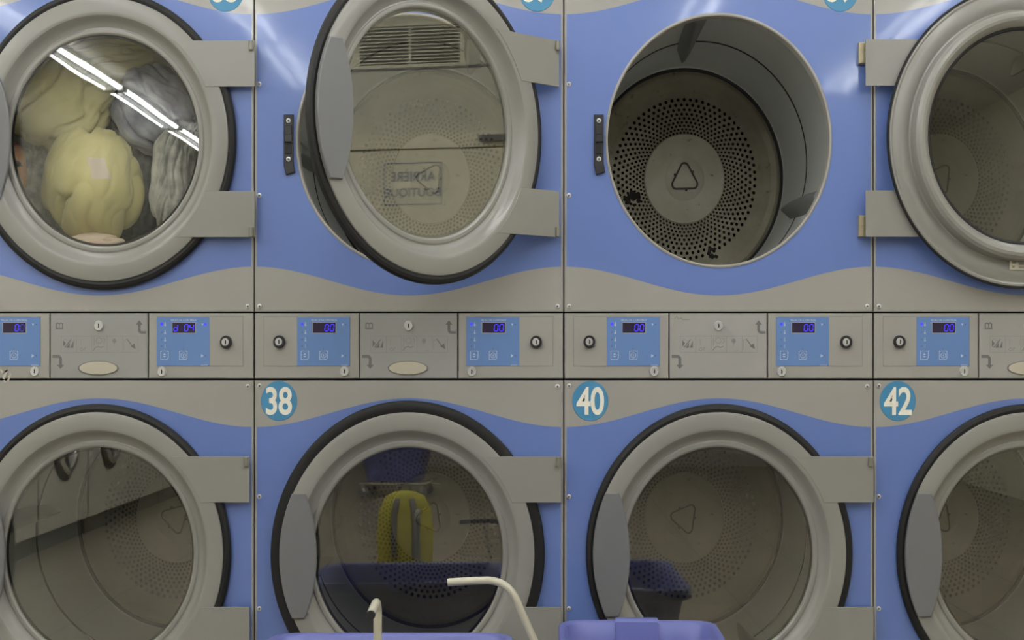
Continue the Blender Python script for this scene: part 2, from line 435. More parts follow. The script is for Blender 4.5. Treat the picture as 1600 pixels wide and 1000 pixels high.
def void_mesh():  # near-black disc: shade behind the back plate holes put into its colour
    mb = MB()
    mb.lathe([(0.002, YB + 0.05), (192 * P, YB + 0.05), (192 * P, YB + 0.054), (0.002, YB + 0.054)], 0, 0, 48)
    return mb.mesh('hole_shade_disc', 'dark')
ME['void'] = void_mesh()
def emblem_mesh():   # rounded triangular bar bent round the hub centre, apex along +z, with three small studs
    mb = MB(); R = 34.0; rc = 7.5; pts = []
    vert = [(R * math.cos(a), R * math.sin(a)) for a in (math.pi / 2, math.pi / 2 + 2 * math.pi / 3, math.pi / 2 + 4 * math.pi / 3)]
    for i, v in enumerate(vert):
        ang = math.atan2(v[1], v[0]); c = ((R - 2 * rc) / R * v[0], (R - 2 * rc) / R * v[1])
        for q in range(-4, 5):
            a = ang + math.radians(60) * q / 4; pts.append((c[0] + rc * math.cos(a), c[1] + rc * math.sin(a)))
    path = [(x * P, YB - 0.012, z * P * SY) for x, z in pts]
    mb.tube(path + path[:2], 1.7 * P, 8)
    for a in (math.pi / 6 + 0.1, math.pi * 5 / 6 + 0.15, -math.pi / 2 + 0.15):
        mb.lathe([(1e-5, YB - 0.014), (2.0 * P, YB - 0.013), (2.4 * P, YB - 0.004), (1e-5, YB - 0.004)], 19.5 * math.cos(a) * P, 19.5 * math.sin(a) * P * SY, 12)
    inner = [(p[0] * 0.93, p[1] * 0.93) for p in pts]
    mb.prism([(x * P, z * P * SY) for x, z in inner], YB - 0.010, YB - 0.004, 1, 0.001)
    return mb.mesh('triangular_boss', ['emblem', 'hub'])
ME['emblem'] = emblem_mesh()
def lifter_mesh():   # ridge on the drum wall at angle 90 deg
    mb = MB(); R = 189 * P
    secs = []
    ys = [0.10, 0.20, 0.30, 0.40, 0.47, 0.50, 0.512]
    hs = [0.020, 0.032, 0.036, 0.038, 0.038, 0.034, 0.010]
    ws = [0.030, 0.030, 0.027, 0.022, 0.017, 0.013, 0.006]
    prof = [(-1, 0), (-0.72, 0.35), (-0.38, 0.80), (-0.16, 0.97), (0.16, 0.97), (0.38, 0.80), (0.72, 0.35), (1, 0)]
    vs = []
    for y, h, w in zip(ys, hs, ws):
        for u, t in prof:
            a = math.pi / 2 + u * w / R; rr = R + 0.003 - t * h - (0.003 if t > 0 else 0)
            vs.append((rr * math.cos(a), y, rr * SY * math.sin(a)))
    k = len(prof); fs = []
    for i in range(len(ys) - 1):
        for q in range(k - 1): fs.append((i * k + q, i * k + q + 1, i * k + k + q + 1, i * k + k + q))
    fs.append(tuple(range(k))); fs.append(tuple((len(ys) - 1) * k + q for q in range(k - 1, -1, -1)))
    mb.add(vs, fs, 0, True)
    return sharp(mb.mesh('lifter', 'lifter'), 50)
# lifters stand at any angle on an elliptical wall: build one mesh per angle needed
def lifter_at(deg):
    key = 'lift%d' % deg
    if key not in ME:
        me = lifter_mesh().copy(); a = math.radians(deg - 90)
        for v in me.vertices:
            x, z = v.co.x, v.co.z / SY
            v.co.x = x * math.cos(a) - z * math.sin(a); v.co.z = (x * math.sin(a) + z * math.cos(a)) * SY
        me.update(); ME[key] = me
    return ME[key]
def emblem_at(deg):
    key = 'emb%d' % deg
    if key not in ME:
        me = ME['emblem'].copy(); a = math.radians(deg - 90)
        for v in me.vertices:
            x, z = v.co.x, v.co.z / SY
            v.co.x = x * math.cos(a) - z * math.sin(a); v.co.z = (x * math.sin(a) + z * math.cos(a)) * SY
        me.update(); ME[key] = me
    return ME[key]

# door: built round its hinge axis (x = 0), ring centre at x = -HX; closed-door depths minus the axis depth
HX, YH = 231.0, -0.030
def dlathe(name, prof, mats, n=160, ang=24, split=None): return lathe_mesh(name, [(r, y - YH) for r, y in prof], mats, n, split, ang, cx=-HX)
ring_prof = [(196.6, -0.010), (196.6, -0.0205), (195.8, -0.0235), (193.5, -0.0250), (176, -0.0250), (173.5, -0.0246), (171.5, -0.0232), (169.5, -0.0195), (167, -0.0125), (164, -0.0060), (160.5, -0.0012), (157, 0.0006),
             (155.6, 0.0), (154.6, -0.0016), (153, -0.0022), (150, -0.0020), (148.4, -0.0004), (147.2, 0.003),
             (147.2, 0.010), (149, 0.016), (152, 0.025), (156, 0.031), (160, 0.033), (164.5, 0.031), (168.5, 0.024), (170.6, 0.012), (171.0, 0.0), (171.6, -0.0075), (174, -0.0085),
             (177, -0.006), (181, -0.0032), (187, -0.0018), (193, -0.0030), (197, -0.0065), (199, -0.0070), (201.5, -0.0052), (204, -0.0062), (204.8, -0.009)]
ME['ring'] = dlathe('door', ring_prof, 'door')
def gasket(rmax, name='gasket'):
    k = rmax - 207.8
    return dlathe(name, [(195.5, -0.0185), (197.5, -0.0203), (201 + k, -0.0212), (205 + k, -0.0190), (207.3 + k, -0.0145), (207.8 + k, -0.009), (206.6 + k, -0.0045), (205.0, -0.0045), (204.8, -0.0095), (195.5, -0.0098)], 'rubber')
ME['seal'] = dlathe('glass_seal', [(143.6, 0.0088), (143.8, 0.0108), (146, 0.0135), (148.6, 0.0142), (149.4, 0.0125), (147.4, 0.0088)], 'rubber')
ME['gasket'] = gasket(207.8); ME['gasket_big'] = gasket(212.6)
def door_glass_mesh(name, mat):
    mb = MB(); r = 147.6 * P; cx = -HX * P
    mb.lathe([(r, 0.0035 - YH), (r, 0.0085 - YH)], cx, 0, 128, closed=False)
    mb.disc(r, 0.0035 - YH, cx, 0, 128); mb.disc(r, 0.0085 - YH, cx, 0, 128, flip=True)
    return mb.mesh('door_glass', mat)
ME['glass'] = door_glass_mesh('g', 'glass'); ME['glass_wavy'] = door_glass_mesh('g2', 'glass_wavy')
def handle_mesh():
    pts = []
    H = 96.0
    for i in range(17):                       # outer edge follows the ring
        z = H - 2 * H * i / 16; pts.append((-math.sqrt(197.2 ** 2 - (z / SY) ** 2), z))
    for i in range(17):                       # inner edge bulges over the glass
        z = -H + 2 * H * i / 16; t = 1 - (z / H) ** 2; pts.append((-157.5 + 17.5 * t ** 0.9, z))
    mb = MB(); mb.prism([((x - HX) * P, z * P) for x, z in pts], -0.0335 - YH, -0.0235 - YH, 0, 0.0022)
    return mb.mesh('handle', 'handle')
ME['handle'] = handle_mesh()
def arm_mesh(sign):
    z0, z1 = 81.0, 152.5
    pts = [(238.0, z0), (238.0, z1)]
    for i in range(9):
        z = z1 - (z1 - z0) * i / 8; pts.append((math.sqrt(176.5 ** 2 - (z / SY) ** 2), z))
    pts = [((x - HX) * P, sign * z * P) for x, z in pts]
    mb = MB(); mb.prism(pts, -0.0262 - YH, -0.0215 - YH, 0, 0.0008)
    return mb.mesh('hinge_arm', 'door')
ME['arm+'] = arm_mesh(1); ME['arm-'] = arm_mesh(-1)
def knuckle_mesh(sign):
    mb = MB(); z0, z1 = sorted((sign * 137.5 * P, sign * 151.5 * P)); r = 3.6 * P; n = 16
    vs = []
    for z in (z0, z1):
        for i in range(n): a = 2 * math.pi * i / n; vs.append((r * math.cos(a) + 2.0 * P, r * 0.9 * math.sin(a), z))
    fs = [(i, (i + 1) % n, n + (i + 1) % n, n + i) for i in range(n)] + [tuple(range(n - 1, -1, -1)), tuple(range(n, 2 * n))]
    mb.add(vs, fs, 0, True)
    return sharp(mb.mesh('hinge_knuckle', 'knuckle'))
ME['kn+'] = knuckle_mesh(1); ME['kn-'] = knuckle_mesh(-1)
def leaf_mesh(sign):
    mb = MB(); z0, z1 = sorted((sign * 118 * P, sign * 151 * P))
    mb.box((HX - 14) * P, -0.019, z0, (HX - 2) * P, 0.0005, z1, 0, 0.0012)
    zc, zd = sorted((sign * 120 * P, sign * 134 * P))
    mb.box((HX - 10) * P, -0.0205, zc, (HX - 5) * P, -0.018, zd, 0, 0.0008)
    return mb.mesh('hinge_leaf', 'brass')
ME['leaf+'] = leaf_mesh(1); ME['leaf-'] = leaf_mesh(-1)

def screw_mesh():
    mb = MB(); mb.lathe([(1e-5, -0.0030), (1.5 * P, -0.0030), (1.5 * P, -0.0016), (2.6 * P, -0.0030), (3.4 * P, -0.0018), (3.6 * P, 0.0002), (1e-5, 0.0002)], 0, 0, 16, split=[1, 1, 0, 0, 0, 0, 0])
    return mb.mesh('screw', ['zinc', 'casing'])
ME['screw'] = screw_mesh()
def strike_mesh():
    mb = MB()
    out = [(-7.5, 40), (7.3, 40), (7.3, -36), (10, -50), (-4, -54.5), (-7.5, -40)]
    mb.prism([(x * P, z * P) for x, z in out], -0.009, 0.0005, 0, 0.0015)
    mb.box(-5 * P, -0.0125, 8 * P, 5 * P, -0.008, 22 * P, 0, 0.001)
    mb.box(-5.5 * P, -0.016, -4 * P, 6.5 * P, -0.008, 8 * P, 0, 0.0015)
    mb.box(-4.6 * P, -0.011, -22 * P, 4.6 * P, -0.0085, -6 * P, 1, 0.0005)
    return mb.mesh('door_strike', ['black', 'rubber'])
ME['strike'] = strike_mesh()

# number badges
def badge_mesh():
    mb = MB(); mb.lathe([(1e-5, -0.0012), (27.6 * P, -0.0012), (28.2 * P, 0.0001), (1e-5, 0.0001)], 0, 0, 64, sy=1.115)
    return sharp(mb.mesh('number_badge', 'badge'))
ME['badge'] = badge_mesh()
def numeral_mesh(t, dz):
    mb = MB(); mb.text(t, 0, dz * P, 44 * P, -0.0016, 0, xs=0.74, offset=0.021, sp=0.97); return mb.mesh('numerals', 'white')

# control panel ------------------------------------------------------------
def py(y): return Z(y)      # control strip meshes are built with z = 0 on the floor
def rect(x0, y0, x1, y1): return [(x0 * P, py(y0)), (x1 * P, py(y0)), (x1 * P, py(y1)), (x0 * P, py(y1))]
def frame_panel(x0, x1, mat, side):
    mb = MB(); mb.box(x0 * P, 0.0, py(591.2), x1 * P, 0.02, py(490.2), 0, 0.0018)
    if side:
        a, b = side; w = 0.55 * P
        mb.stroke([(a * P, py(494.2)), (b * P, py(494.2)), (b * P, py(572.4)), (a * P, py(572.4))], w, -0.0003, 1, True)
        mb.box((a + .8) * P, -0.0006, py(571.8), (b - .8) * P, 0.002, py(494.8), 0, 0.0004)
    return mb.mesh('control_panel', [mat, 'faint'])
ME['ctlL'] = frame_panel(-240.6, -78.2, 'grey', (-227, -92))
ME['ctlR'] = frame_panel(77.4, 240.6, 'grey', (90, 225))
SEG = {'0': 'abcdef', '4': 'fgbc', 'd': 'bcdeg', ' ': ''}
def keypad_mesh(x0, lit2=False):
    mb = MB(); mb.prism(rect(x0, 495.4, x0 + 82.6, 571.6), -0.0012, 0.001, 0, 0.0004)
    y = -0.0016; q = lambda dx, yy: ((x0 + dx) * P, py(yy))
    mb.text('SELECTA CONTROL', *q(42.5, 500.0), 3.2 * P, y, 1, xs=1.02, offset=0.012)
    for i, yy in enumerate((506.3, 519, 530.3, 541)):
        if i == 0: mb.disc(2.1 * P, y, *q(8, yy), 14, 3)
        else: mb.disc(0.9 * P, y, *q(8, yy), 10, 2)
        c = q(13.2, yy)
        if i < 3:
            mb.disc(1.5 * P, y, c[0], c[1] - 1.6 * P, 12, 1); mb.flat([(c[0] - .7 * P, c[1] - 1.6 * P), (c[0] + .7 * P, c[1] - 1.6 * P), (c[0] + .5 * P, c[1] + 3.2 * P), (c[0] - .5 * P, c[1] + 3.2 * P)], y, 1)
        else: mb.flat([(c[0] - .35 * P, c[1] - 3 * P), (c[0] + .35 * P, c[1] - 3 * P), (c[0] + .35 * P, c[1] + 3 * P), (c[0] - .35 * P, c[1] + 3 * P)], y, 1)
    for (a, b) in ((6.5, 18.2), (35.8, 47.6)):      # outlined buttons with one rounded corner
        o = [q(a, 548.5), q(b, 548.5), q(b, 558.5), q(b - .8, 560.8), q(b - 3, 562), q(a, 562)]
        mb.stroke(o, 1.0 * P, y, 1, True)
    for dz, sgn in ((553.3, 1), (557.2, -1)):
        c = q(12.2, dz); mb.flat([(c[0] - 2.4 * P, c[1] - sgn * 1.1 * P), (c[0] + 2.4 * P, c[1] - sgn * 1.1 * P), (c[0], c[1] + sgn * 1.6 * P)], y, 1)
    c = q(41.7, 555.2)
    mb.stroke([(c[0] + 3.7 * P * math.cos(i * math.pi / 8), c[1] + 4.1 * P * math.sin(i * math.pi / 8)) for i in range(16)], 0.8 * P, y, 1, True)
    mb.flat([(c[0] - .5 * P, c[1] - 2 * P), (c[0] + .5 * P, c[1] - 2 * P), (c[0] + .5 * P, c[1] + 2 * P), (c[0] - .5 * P, c[1] + 2 * P)], y, 1)
    mb.disc(0.8 * P, y, *q(41.4, 545.2), 10, 2)
    c = q(71.2, 556); mb.flat([(c[0] - 1.8 * P, c[1] - 2.8 * P), (c[0] + 2.2 * P, c[1]), (c[0] - 1.8 * P, c[1] + 2.8 * P)], y, 1)
    mb.disc(0.9 * P, y, *q(76.2, 556), 10, 2)
    c = q(71.5, 507.2); mb.flat([(c[0] - 1.5 * P, c[1] + 1.6 * P), (c[0] + 1.5 * P, c[1] + 1.6 * P), (c[0], c[1] - 2.2 * P)], y, 1)
    if lit2: mb.disc(2.1 * P, y, *q(76, 506.6), 14, 3)
    else: mb.disc(0.9 * P, y, *q(76.2, 507), 10, 2)
    mb.flat(rect(x0 + 69, 570.0, x0 + 80, 570.8), y, 1)
    return mb.mesh('keypad', ['key', 'mark', 'dot', 'led'])
def display_mesh(x0, s, dim=False):
    mb = MB(); a, b, t, u = x0 + 24.8, x0 + 60.2, 504.2, 519.8
    mb.prism(rect(a - 1.1, t - 1.1, b + 1.1, u + 1.1), -0.0016, 0.0005, 1, 0.0003)
    mb.prism(rect(a, t, b, u), -0.0020, 0.0005, 0, 0.0003)
    y = -0.0024; sw = 8.3
    for i, ch in enumerate(s):
        ox = a + 1.8 + i * sw; w, h = 5.6, 10.2; oy = t + 2.8; th = 1.15
        def sl(xx, yy): return ((ox + xx + (h - yy) * 0.09) * P, py(oy + yy))
        H = h / 2
        segs = {'a': ((0.6, 0), (w - 0.6, 0)), 'g': ((0.6, H), (w - 0.6, H)), 'd': ((0.6, h), (w - 0.6, h)),
                'f': ((0, .6), (0, H - .5)), 'b': ((w, .6), (w, H - .5)), 'e': ((0, H + .5), (0, h - .6)), 'c': ((w, H + .5), (w, h - .6))}
        for k in SEG[ch]:
            p0, p1 = segs[k]; mb.stroke([sl(*p0), sl(*p1)], th * P, y, 3 if (dim and i == 3) else 2)
    return mb.mesh('display', ['screen', 'grey', 'led', 'led_dim'])
def lock_mesh(cx, yy, r, black):
    mb = MB(); z = py(yy); c = cx * P; r *= P
    if black:
        mb.lathe([(r, 0.001), (r, -0.009), (r * .9, -0.012), (r * .68, -0.012), (r * .64, -0.010), (1e-5, -0.010), (1e-5, 0.001)], c, z, 28, 0, sy=1.1)
        mb.lathe([(1e-5, -0.0125), (r * .52, -0.0125), (r * .62, -0.011), (r * .62, -0.009), (1e-5, -0.009)], c - .6 * P, z, 24, 1, sy=1.1); f = -0.0128; k = r * .5
    else:
        mb.lathe([(r, 0.0005), (r, -0.003), (r * .88, -0.006), (r * .80, -0.0062), (r * .74, -0.005), (1e-5, -0.005), (1e-5, 0.0005)], c, z, 28, 1, sy=1.12); f = -0.0053; k = r * .62
    mb.flat([(c - k * .18, z - k * .75), (c + k * .18, z - k * .75), (c + k * .30, z), (c + k * .18, z + k * .75), (c - k * .18, z + k * .75), (c - k * .12, z)], f, 2)
    return sharp(mb.mesh('lock', ['black', 'zinc', 'dark']), 40)
def arrow(mb, pts, head, w, y, mat):
    mb.stroke([(a * P, py(b)) for a, b in pts], w * P, y, mat)
    mb.flat([(a * P, py(b)) for a, b in head], y, mat)
def service_mesh(book, scratch, mat):
    mb = MB(); mb.box(-76.4 * P, 0.0, py(591.2), 75.4 * P, 0.02, py(490.2), 0, 0.0016)
    y = -0.0004
    arc = lambda cx, cy, r, a0, a1, n=7: [(cx + r * math.cos(math.radians(a0 + (a1 - a0) * i / n)), cy + r * math.sin(math.radians(a0 + (a1 - a0) * i / n))) for i in range(n + 1)]
    # arrows: (column-relative x, photograph y)
    arrow(mb, [(62.5, 506)] + arc(66.5, 515.5, 4, 180, 90) + [(73.3, 519.5)], [(57.2, 507.2), (67.8, 507.2), (62.5, 500.2)], 4.2, y, 1)
    arrow(mb, [(-73.2, 557)] + arc(-64.5, 561, 4, -90, 0) + [(-60.5, 571)], [(-66, 570), (-55, 570), (-60.5, 576.5)], 4.4, y, 1)
    if book:
        mb.stroke([(-67.2 * P, py(512.6)), (-67.2 * P, py(506)), (-65 * P, py(504.6)), (-62.2 * P, py(505.8)), (-59.4 * P, py(504.6)), (-57.2 * P, py(506)), (-57.2 * P, py(512.6))], 1.8 * P, y, 1)
        mb.flat([(-68.4 * P, py(512.2)), (-56 * P, py(512.2)), (-56 * P, py(514.4)), (-68.4 * P, py(514.4))], y, 1); mb.flat([(-62.7 * P, py(505.5)), (-61.7 * P, py(505.5)), (-61.7 * P, py(512)), (-62.7 * P, py(512))], y, 1)
    # strip of five pictograms
    x0, x1, t, b = -59.8, 60.4, 525.2, 550.8
    S = lambda pts, w=0.7, m=2, cl=False: mb.stroke([(a * P, py(c)) for a, c in pts], w * P, y, m, cl)
    F = lambda pts, m=2: mb.flat([(a * P, py(c)) for a, c in pts], y, m)
    S([(x0, t), (x1, t), (x1, b), (x0, b)], 0.5, 2, True)
    for i in range(1, 5): S([(x0 + 24.1 * i, t), (x0 + 24.1 * i, b)], 0.5)
    o = x0
    F([(o + 3, 531), (o + 7.5, 536.5), (o + 3, 542)], 1); S([(o + 6, 543), (o + 16, 530)], 1.4, 1); F([(o + 8, 543.5), (o + 13.5, 535), (o + 13.5, 543.5)], 1); F([(o + 14.5, 543.5), (o + 19.5, 532), (o + 19.5, 543.5)], 1); S([(o + 4, 528.5), (o + 12, 533)], 0.6)
    o += 24.1; S([(o + 7, 529), (o + 7, 540)], 0.5); S([(o + 5, 546 - .0), (o + 8, 543), (o + 11, 546), (o + 8, 548.5)], 0.8, 2, True); S([(o + 12, 544), (o + 15, 543)], 0.9); S([(o + 13.2, 543), (o + 12.6, 548)], 0.8)
    o += 24.1; S([(o + 3.5, 527.5), (o + 3.5, 540)], 0.8); S([(p_[0], p_[1]) for p_ in arc(o + 11, 532, 4.6, 0, 340, 12)], 0.8); S(arc(o + 16.5, 532, 4, -80, 80), 0.8); S([(o + 2.5, 548), (o + 5.5, 543), (o + 10, 541.5), (o + 14, 543), (o + 19, 541.5)], 0.9, 1)
    o += 24.1; mb.disc(3.3 * P, y, (o + 11) * P, py(532.5), 16, 2); S([(o + 11, 535), (o + 11, 540)], 0.8); S([(o + 13, 548), (o + 18, 548)], 0.4)
    o += 24.1; S([(o + 7, 530), (o + 15, 541)], 1.3, 1); S([(o + 3, 532), (o + 8, 529)], 0.6); F([(o + 12, 541), (o + 18.5, 536.5), (o + 20, 545.5)], 1); S([(o + 2, 530), (o + 2, 546)], 0.6)
    if scratch:
        S([(-71, 496.5), (-68, 493.3), (-58, 492.8), (-42, 492.4)], 1.0, 3); S([(-69, 497.5), (-65, 494.5), (-63, 499), (-58, 496.2), (-56, 499.6), (-46, 499.4)], 0.6, 1); S([(-72.5, 493), (-72.5, 512)], 0.9, 3)
    return mb.mesh('service_panel', [mat, 'print', 'faint', 'brass'])
def plate_oval_mesh():
    mb = MB(); mb.lathe([(1e-5, -0.003), (28.6 * P, -0.003), (30.2 * P, -0.0018), (30.2 * P, 0.0005), (1e-5, 0.0005)], -1.5 * P, py(575), 56, 0, sy=0.345)
    mb.lathe([(30.0 * P, -0.0030), (31.4 * P, -0.0026), (31.4 * P, 0.0005), (30.0 * P, 0.0005)], -1.5 * P, py(575), 56, 1, sy=0.35)
    return sharp(mb.mesh('name_plate', ['cream', 'print']), 15)
ME['oval'] = plate_oval_mesh()

def cabinet_mesh():
    mb = MB(); h = 239.5 * P; t = 0.012; zt = Z(-46); zb = 0.03; y0, y1 = 0.024, 0.95
    mb.box(-h, y0, zb, -h + t, y1, zt); mb.box(h - t, y0, zb, h, y1, zt)
    mb.box(-h + t, y0, zt - t, h - t, y1, zt); mb.box(-h + t, y0, zb, h - t, y1, zb + t); mb.box(-h + t, y1 - t, zb + t, h - t, y1, zt - t)
    mb.box(-h + t, y0, Z(596), h - t, 0.05, Z(486), 1)           # bulkhead behind the control strip
    mb.box(-h, 0.022, Z(596), h, 0.027, Z(485), 1)
    return mb.mesh('cabinet', ['casing', 'dark'])
ME['cab'] = cabinet_mesh()
def plinth_mesh():
    mb = MB(); mb.box(-240.6 * P, 0.0, 0.0, 240.6 * P, 0.025, Z(1130), 0, 0.0018); return mb.mesh('kick_plate', 'grey')
ME['plinth'] = plinth_mesh()

# ------------------------------------------------------------------ the four stacked dryers
CX = [155.2 + 483.8 * i for i in range(4)]
ZU, ZL = Z(219.5), Z(864.5)
def door(root, zc, deg, glass='glass', gasketm='gasket', dx=0.0):
    d = link('door', ME['ring'], root, ((HX + dx) * P, YH, zc), (0, 0, math.radians(deg)))
    link('door_glass', ME[glass], d); link('glass_seal', ME['seal'], d); link('gasket', ME[gasketm], d); link('handle', ME['handle'], d)
    for s in '+-': link('hinge_arm', ME['arm' + s], d); link('hinge_knuckle', ME['kn' + s], d)
    for s in '+-': link('hinge_leaf', ME['leaf' + s], root, (dx * P, 0, zc))
    return d
def drum(root, zc, apex):
    d = link('drum', ME['drum'], root, (0, 0, zc))
    link('back_plate', ME['plate'], d); link('hub', ME['hub'], d); link('triangular_boss', emblem_at(apex), d); link('hole_shade_disc', ME['void'], d)
    for k in range(3): link('lifter', lifter_at((apex + 6 + 120 * k) % 360), d)
    return d
def panel(root, key, zc, top, bot, extra):
    p = link('front_panel', ME[key], root, (0, 0, zc)); link('opening_rim', ME['rim'], p)
    for x, z in [(-233.5, top - 8.5), (232, top - 9.5), (-233.5, bot + 8.5), (232, bot + 8.5)] + extra: link('screw', ME['screw'], p, (x * P, 0, z * P))
    return p
LBL = ['stacked blue and grey tumble dryer, upper door shut on tumbling yellow laundry',
       'stacked blue and grey tumble dryer whose upper door stands half open, badge 38 below',
       'stacked blue and grey tumble dryer with uncovered upper drum, badge 40 below',
       'stacked blue and grey tumble dryer with badge 42 under its controls']
UP = ['35', '37', '39', '41']; LO = ['36', '38', '40', '42']
UPX = [197.5, 200.5, 190.0, 197.0]; LOX = [-203, -203, -200.5, -204]
APU = [60, 55, 91, 54]; APL = [285, 310, 291, 309]
for i in range(4):
    r = empty('stacked_dryer', (X(CX[i]), 0, 0))
    tag(r, LBL[i], 'tumble dryer', 'stacked tumble dryers in the row')
    link('cabinet', ME['cab'], r); link('kick_plate', ME['plinth'], r)
    panel(r, 'panelU', ZU, 267, -267.5, [(-233.8, 88), (-233.8, -86)]); panel(r, 'panelL', ZL, 270, -264, [(-233.8, 88.5), (-233.8, -86.5)])
    dU = drum(r, ZU, APU[i]); drum(r, ZL, APL[i])
    if i == 2:
        rs = random.Random(3)
        for (x, z, rr, cnt) in ((-101, -37, 17, 12), (55, -139, 12, 9)):
            mb = MB()
            for q in range(cnt):
                a = rs.uniform(0, 6.28); d_ = rr * math.sqrt(rs.random()) * 0.9; k = rr * rs.uniform(0.22, 0.5); n_ = 9
                c_ = (x + d_ * math.cos(a), z + d_ * math.sin(a))
                mb.flat([((c_[0] + k * rs.uniform(.6, 1.1) * math.cos(6.283 * t_ / n_)) * P, (c_[1] + k * rs.uniform(.6, 1.1) * math.sin(6.283 * t_ / n_)) * P) for t_ in range(n_)], YB - 0.0010 - 0.0001 * q)
            link('soot_stain', mb.mesh('soot_stain', 'soot'), dU)
    door(r, ZU, (0, 40, 180, 180)[i], 'glass_wavy' if i == 0 else 'glass', dx=8 if i == 0 else 0)
    door(r, ZL, (0, 1.6, 0, 0)[i], gasketm='gasket_big' if i == 1 else 'gasket')
    if i:
        s = link('door_strike', ME['strike'], r, (-187.3 * P, 0, ZU))
        for dz in (30, -30): link('screw', ME['screw'], s, (0, -0.0085, dz * P))
    for num, dx, zz, dz in ((UP[i], UPX[i], Z(-13), 5), (LO[i], LOX[i], Z(626.5), 0)):
        b = link('number_badge', ME['badge'], r, (dx * P, 0, zz)); link('numerals', numeral_mesh(num, dz), b)
    for side, x0, lk, kl in (('L', -174.8, (-202.0, 534), (-100.6, 580)), ('R', 89.8, (198.6, 534.5), (98.0, 580.6))):
        c = link('control_panel', ME['ctl' + side], r)
        run = (i == 0 and side == 'R')
        link('keypad', keypad_mesh(x0, run), c); link('display', display_mesh(x0, 'd 04' if run else '  00', i == 0 and side == 'L'), c)
        link('coin_lock', lock_mesh(*lk, 9.2, True), c); link('key_lock', lock_mesh(*kl, 7.2, False), c)
    s = link('service_panel', service_mesh(i != 2, i == 2, 'service2' if i >= 2 else 'service'), r)
    link('key_lock', lock_mesh(-0.5, 509, 7.2, False), s)
    if i != 2: link('name_plate', ME['oval'], s)
    if i == 0:   # torn strips of tape left on the lower edge of the first control panel
        mb = MB()
        for (a, b_, c_, d_, w) in ((-154, 577, -150, 583, 3.2), (-144, 577.5, -149, 592, 4.0), (-138, 583, -142.5, 596, 3.0), (-149, 583, -143, 578, 2.4), (-149, 594, -146, 597.5, 2.4)):
            mb.stroke([(a * P, py(b_)), (c_ * P, py(d_))], w * P, -0.0022, 0)
        link('tape_scrap', mb.mesh('tape_scrap', 'tape'), r)
    if i == 2:   # paper label on the back of the open door (door space: turned half round)
        dr = [o for o in r.children if o.name.startswith('door') and o.name.split('.')[0] == 'door'][0]
        mb = MB(); w = 0.0005
        # local x runs the other way once the door is turned round
        def L(px_, py_): return (-(px_ - 1354.0) / 1.022 * P, (219.5 - py_) / 1.022 * P)
        q = [L(1569, 411), L(1612, 411), L(1612, 428.5), L(1569, 428.5)]
        yb = -0.0008 - YH
        mb.add([(a, yb + .0012, b_) for a, b_ in q], [(0, 1, 2, 3)], 0)
        for (a, b_, c_, d_) in ((1573, 415, 1579, 419), (1573, 422, 1577, 425.5), (1583, 413, 1590, 415), (1583, 416.5, 1606, 421.5), (1583, 423, 1594, 426)):
            q = [L(a, b_), L(c_, b_), L(c_, d_), L(a, d_)]; mb.add([(u, yb + .0015, v) for u, v in q], [(0, 1, 2, 3)], 1)
        link('paper_label', mb.mesh('paper_label', ['paper', 'faint']), dr)

# ------------------------------------------------------------------ laundry tumbling in the upper first drum
def garment(name, c, size, mat, fold, k, amp, seed, lump=0.16):
    """a crumpled garment: closed skin with folds that run along `fold` (degrees in the x-z plane)"""
    import bmesh
    bm = bmesh.new(); bmesh.ops.create_icosphere(bm, subdivisions=6, radius=1.0)
    fa = math.radians(fold); fx, fz = -math.sin(fa), math.cos(fa); off = Vector((seed * 3.1, seed * 1.7, seed * 2.3))
    for v in bm.verts:
        d = v.co.copy(); n1 = noise.noise(d * 1.1 + off); n2 = noise.noise(d * 2.3 + off * 2)
        u = d.x * fx + d.z * fz + 0.25 * n1 + 0.10 * n2; t = d.x * fz - d.z * fx
        q = Vector((u * k, t * 0.42 + 0.22 * n2, d.y * 0.9)) + off
        r1 = 1 - min(1, abs(noise.noise(q)) * 2.6); r2 = 1 - min(1, abs(noise.noise(q * 2.1 + off)) * 2.2)
        mask = 0.35 + 0.9 * max(0, noise.noise(d * 1.6 - off * 2) + 0.35)
        rr = 1 + lump * n1 + lump * 0.35 * n2 - amp * mask * (r1 ** 2.2) - amp * 0.28 * mask * (r2 ** 3.0) + 0.010 * noise.noise(Vector((u * k * 1.6, t, d.y)) + off * 3)
        p = d * rr
        v.co = Vector((p.x * size[0], p.y * size[1], p.z * size[2]))
    me = bpy.data.meshes.new(name); bm.to_mesh(me); bm.free(); me.materials.append(M[mat])
    for p in me.polygons: p.use_smooth = True
    return link(name, me, None, c)
def at(px_, py_, y):       # a point seen at photograph pixel (px_, py_) that lies y behind the dryer fronts
    s = (CD + y) / CD; return (X(VX + (px_ - VX) * s), y, Z(VY + (py_ - VY) * s))
g = 'laundry tumbling in the first upper dryer'
T = lambda o, l: tag(o, l, 'laundry', g)
T(garment('yellow_shirt', at(146, 287, 0.200), (0.136, 0.110, 0.165), 'yellow', 72, 2.6, 0.17, 1.3, 0.12), 'bundled yellow shirt low in the middle of the running drum')
T(garment('pale_yellow_garment', at(92, 160, 0.235), (0.150, 0.110, 0.150), 'yellow2', 38, 3.4, 0.20, 4.1, 0.14), 'pale yellow garment at the upper left of the running drum')
T(garment('yellow_sleeve', at(172, 92, 0.270), (0.165, 0.08, 0.070), 'yellow2', 20, 3.0, 0.20, 6.2, 0.12), 'yellow sleeve along the top of the running drum')
T(garment('blue_grey_garment', at(240, 172, 0.255), (0.115, 0.10, 0.130), 'bluegrey', -38, 3.0, 0.22, 2.6, 0.16), 'blue-grey garment at the upper right of the running drum')
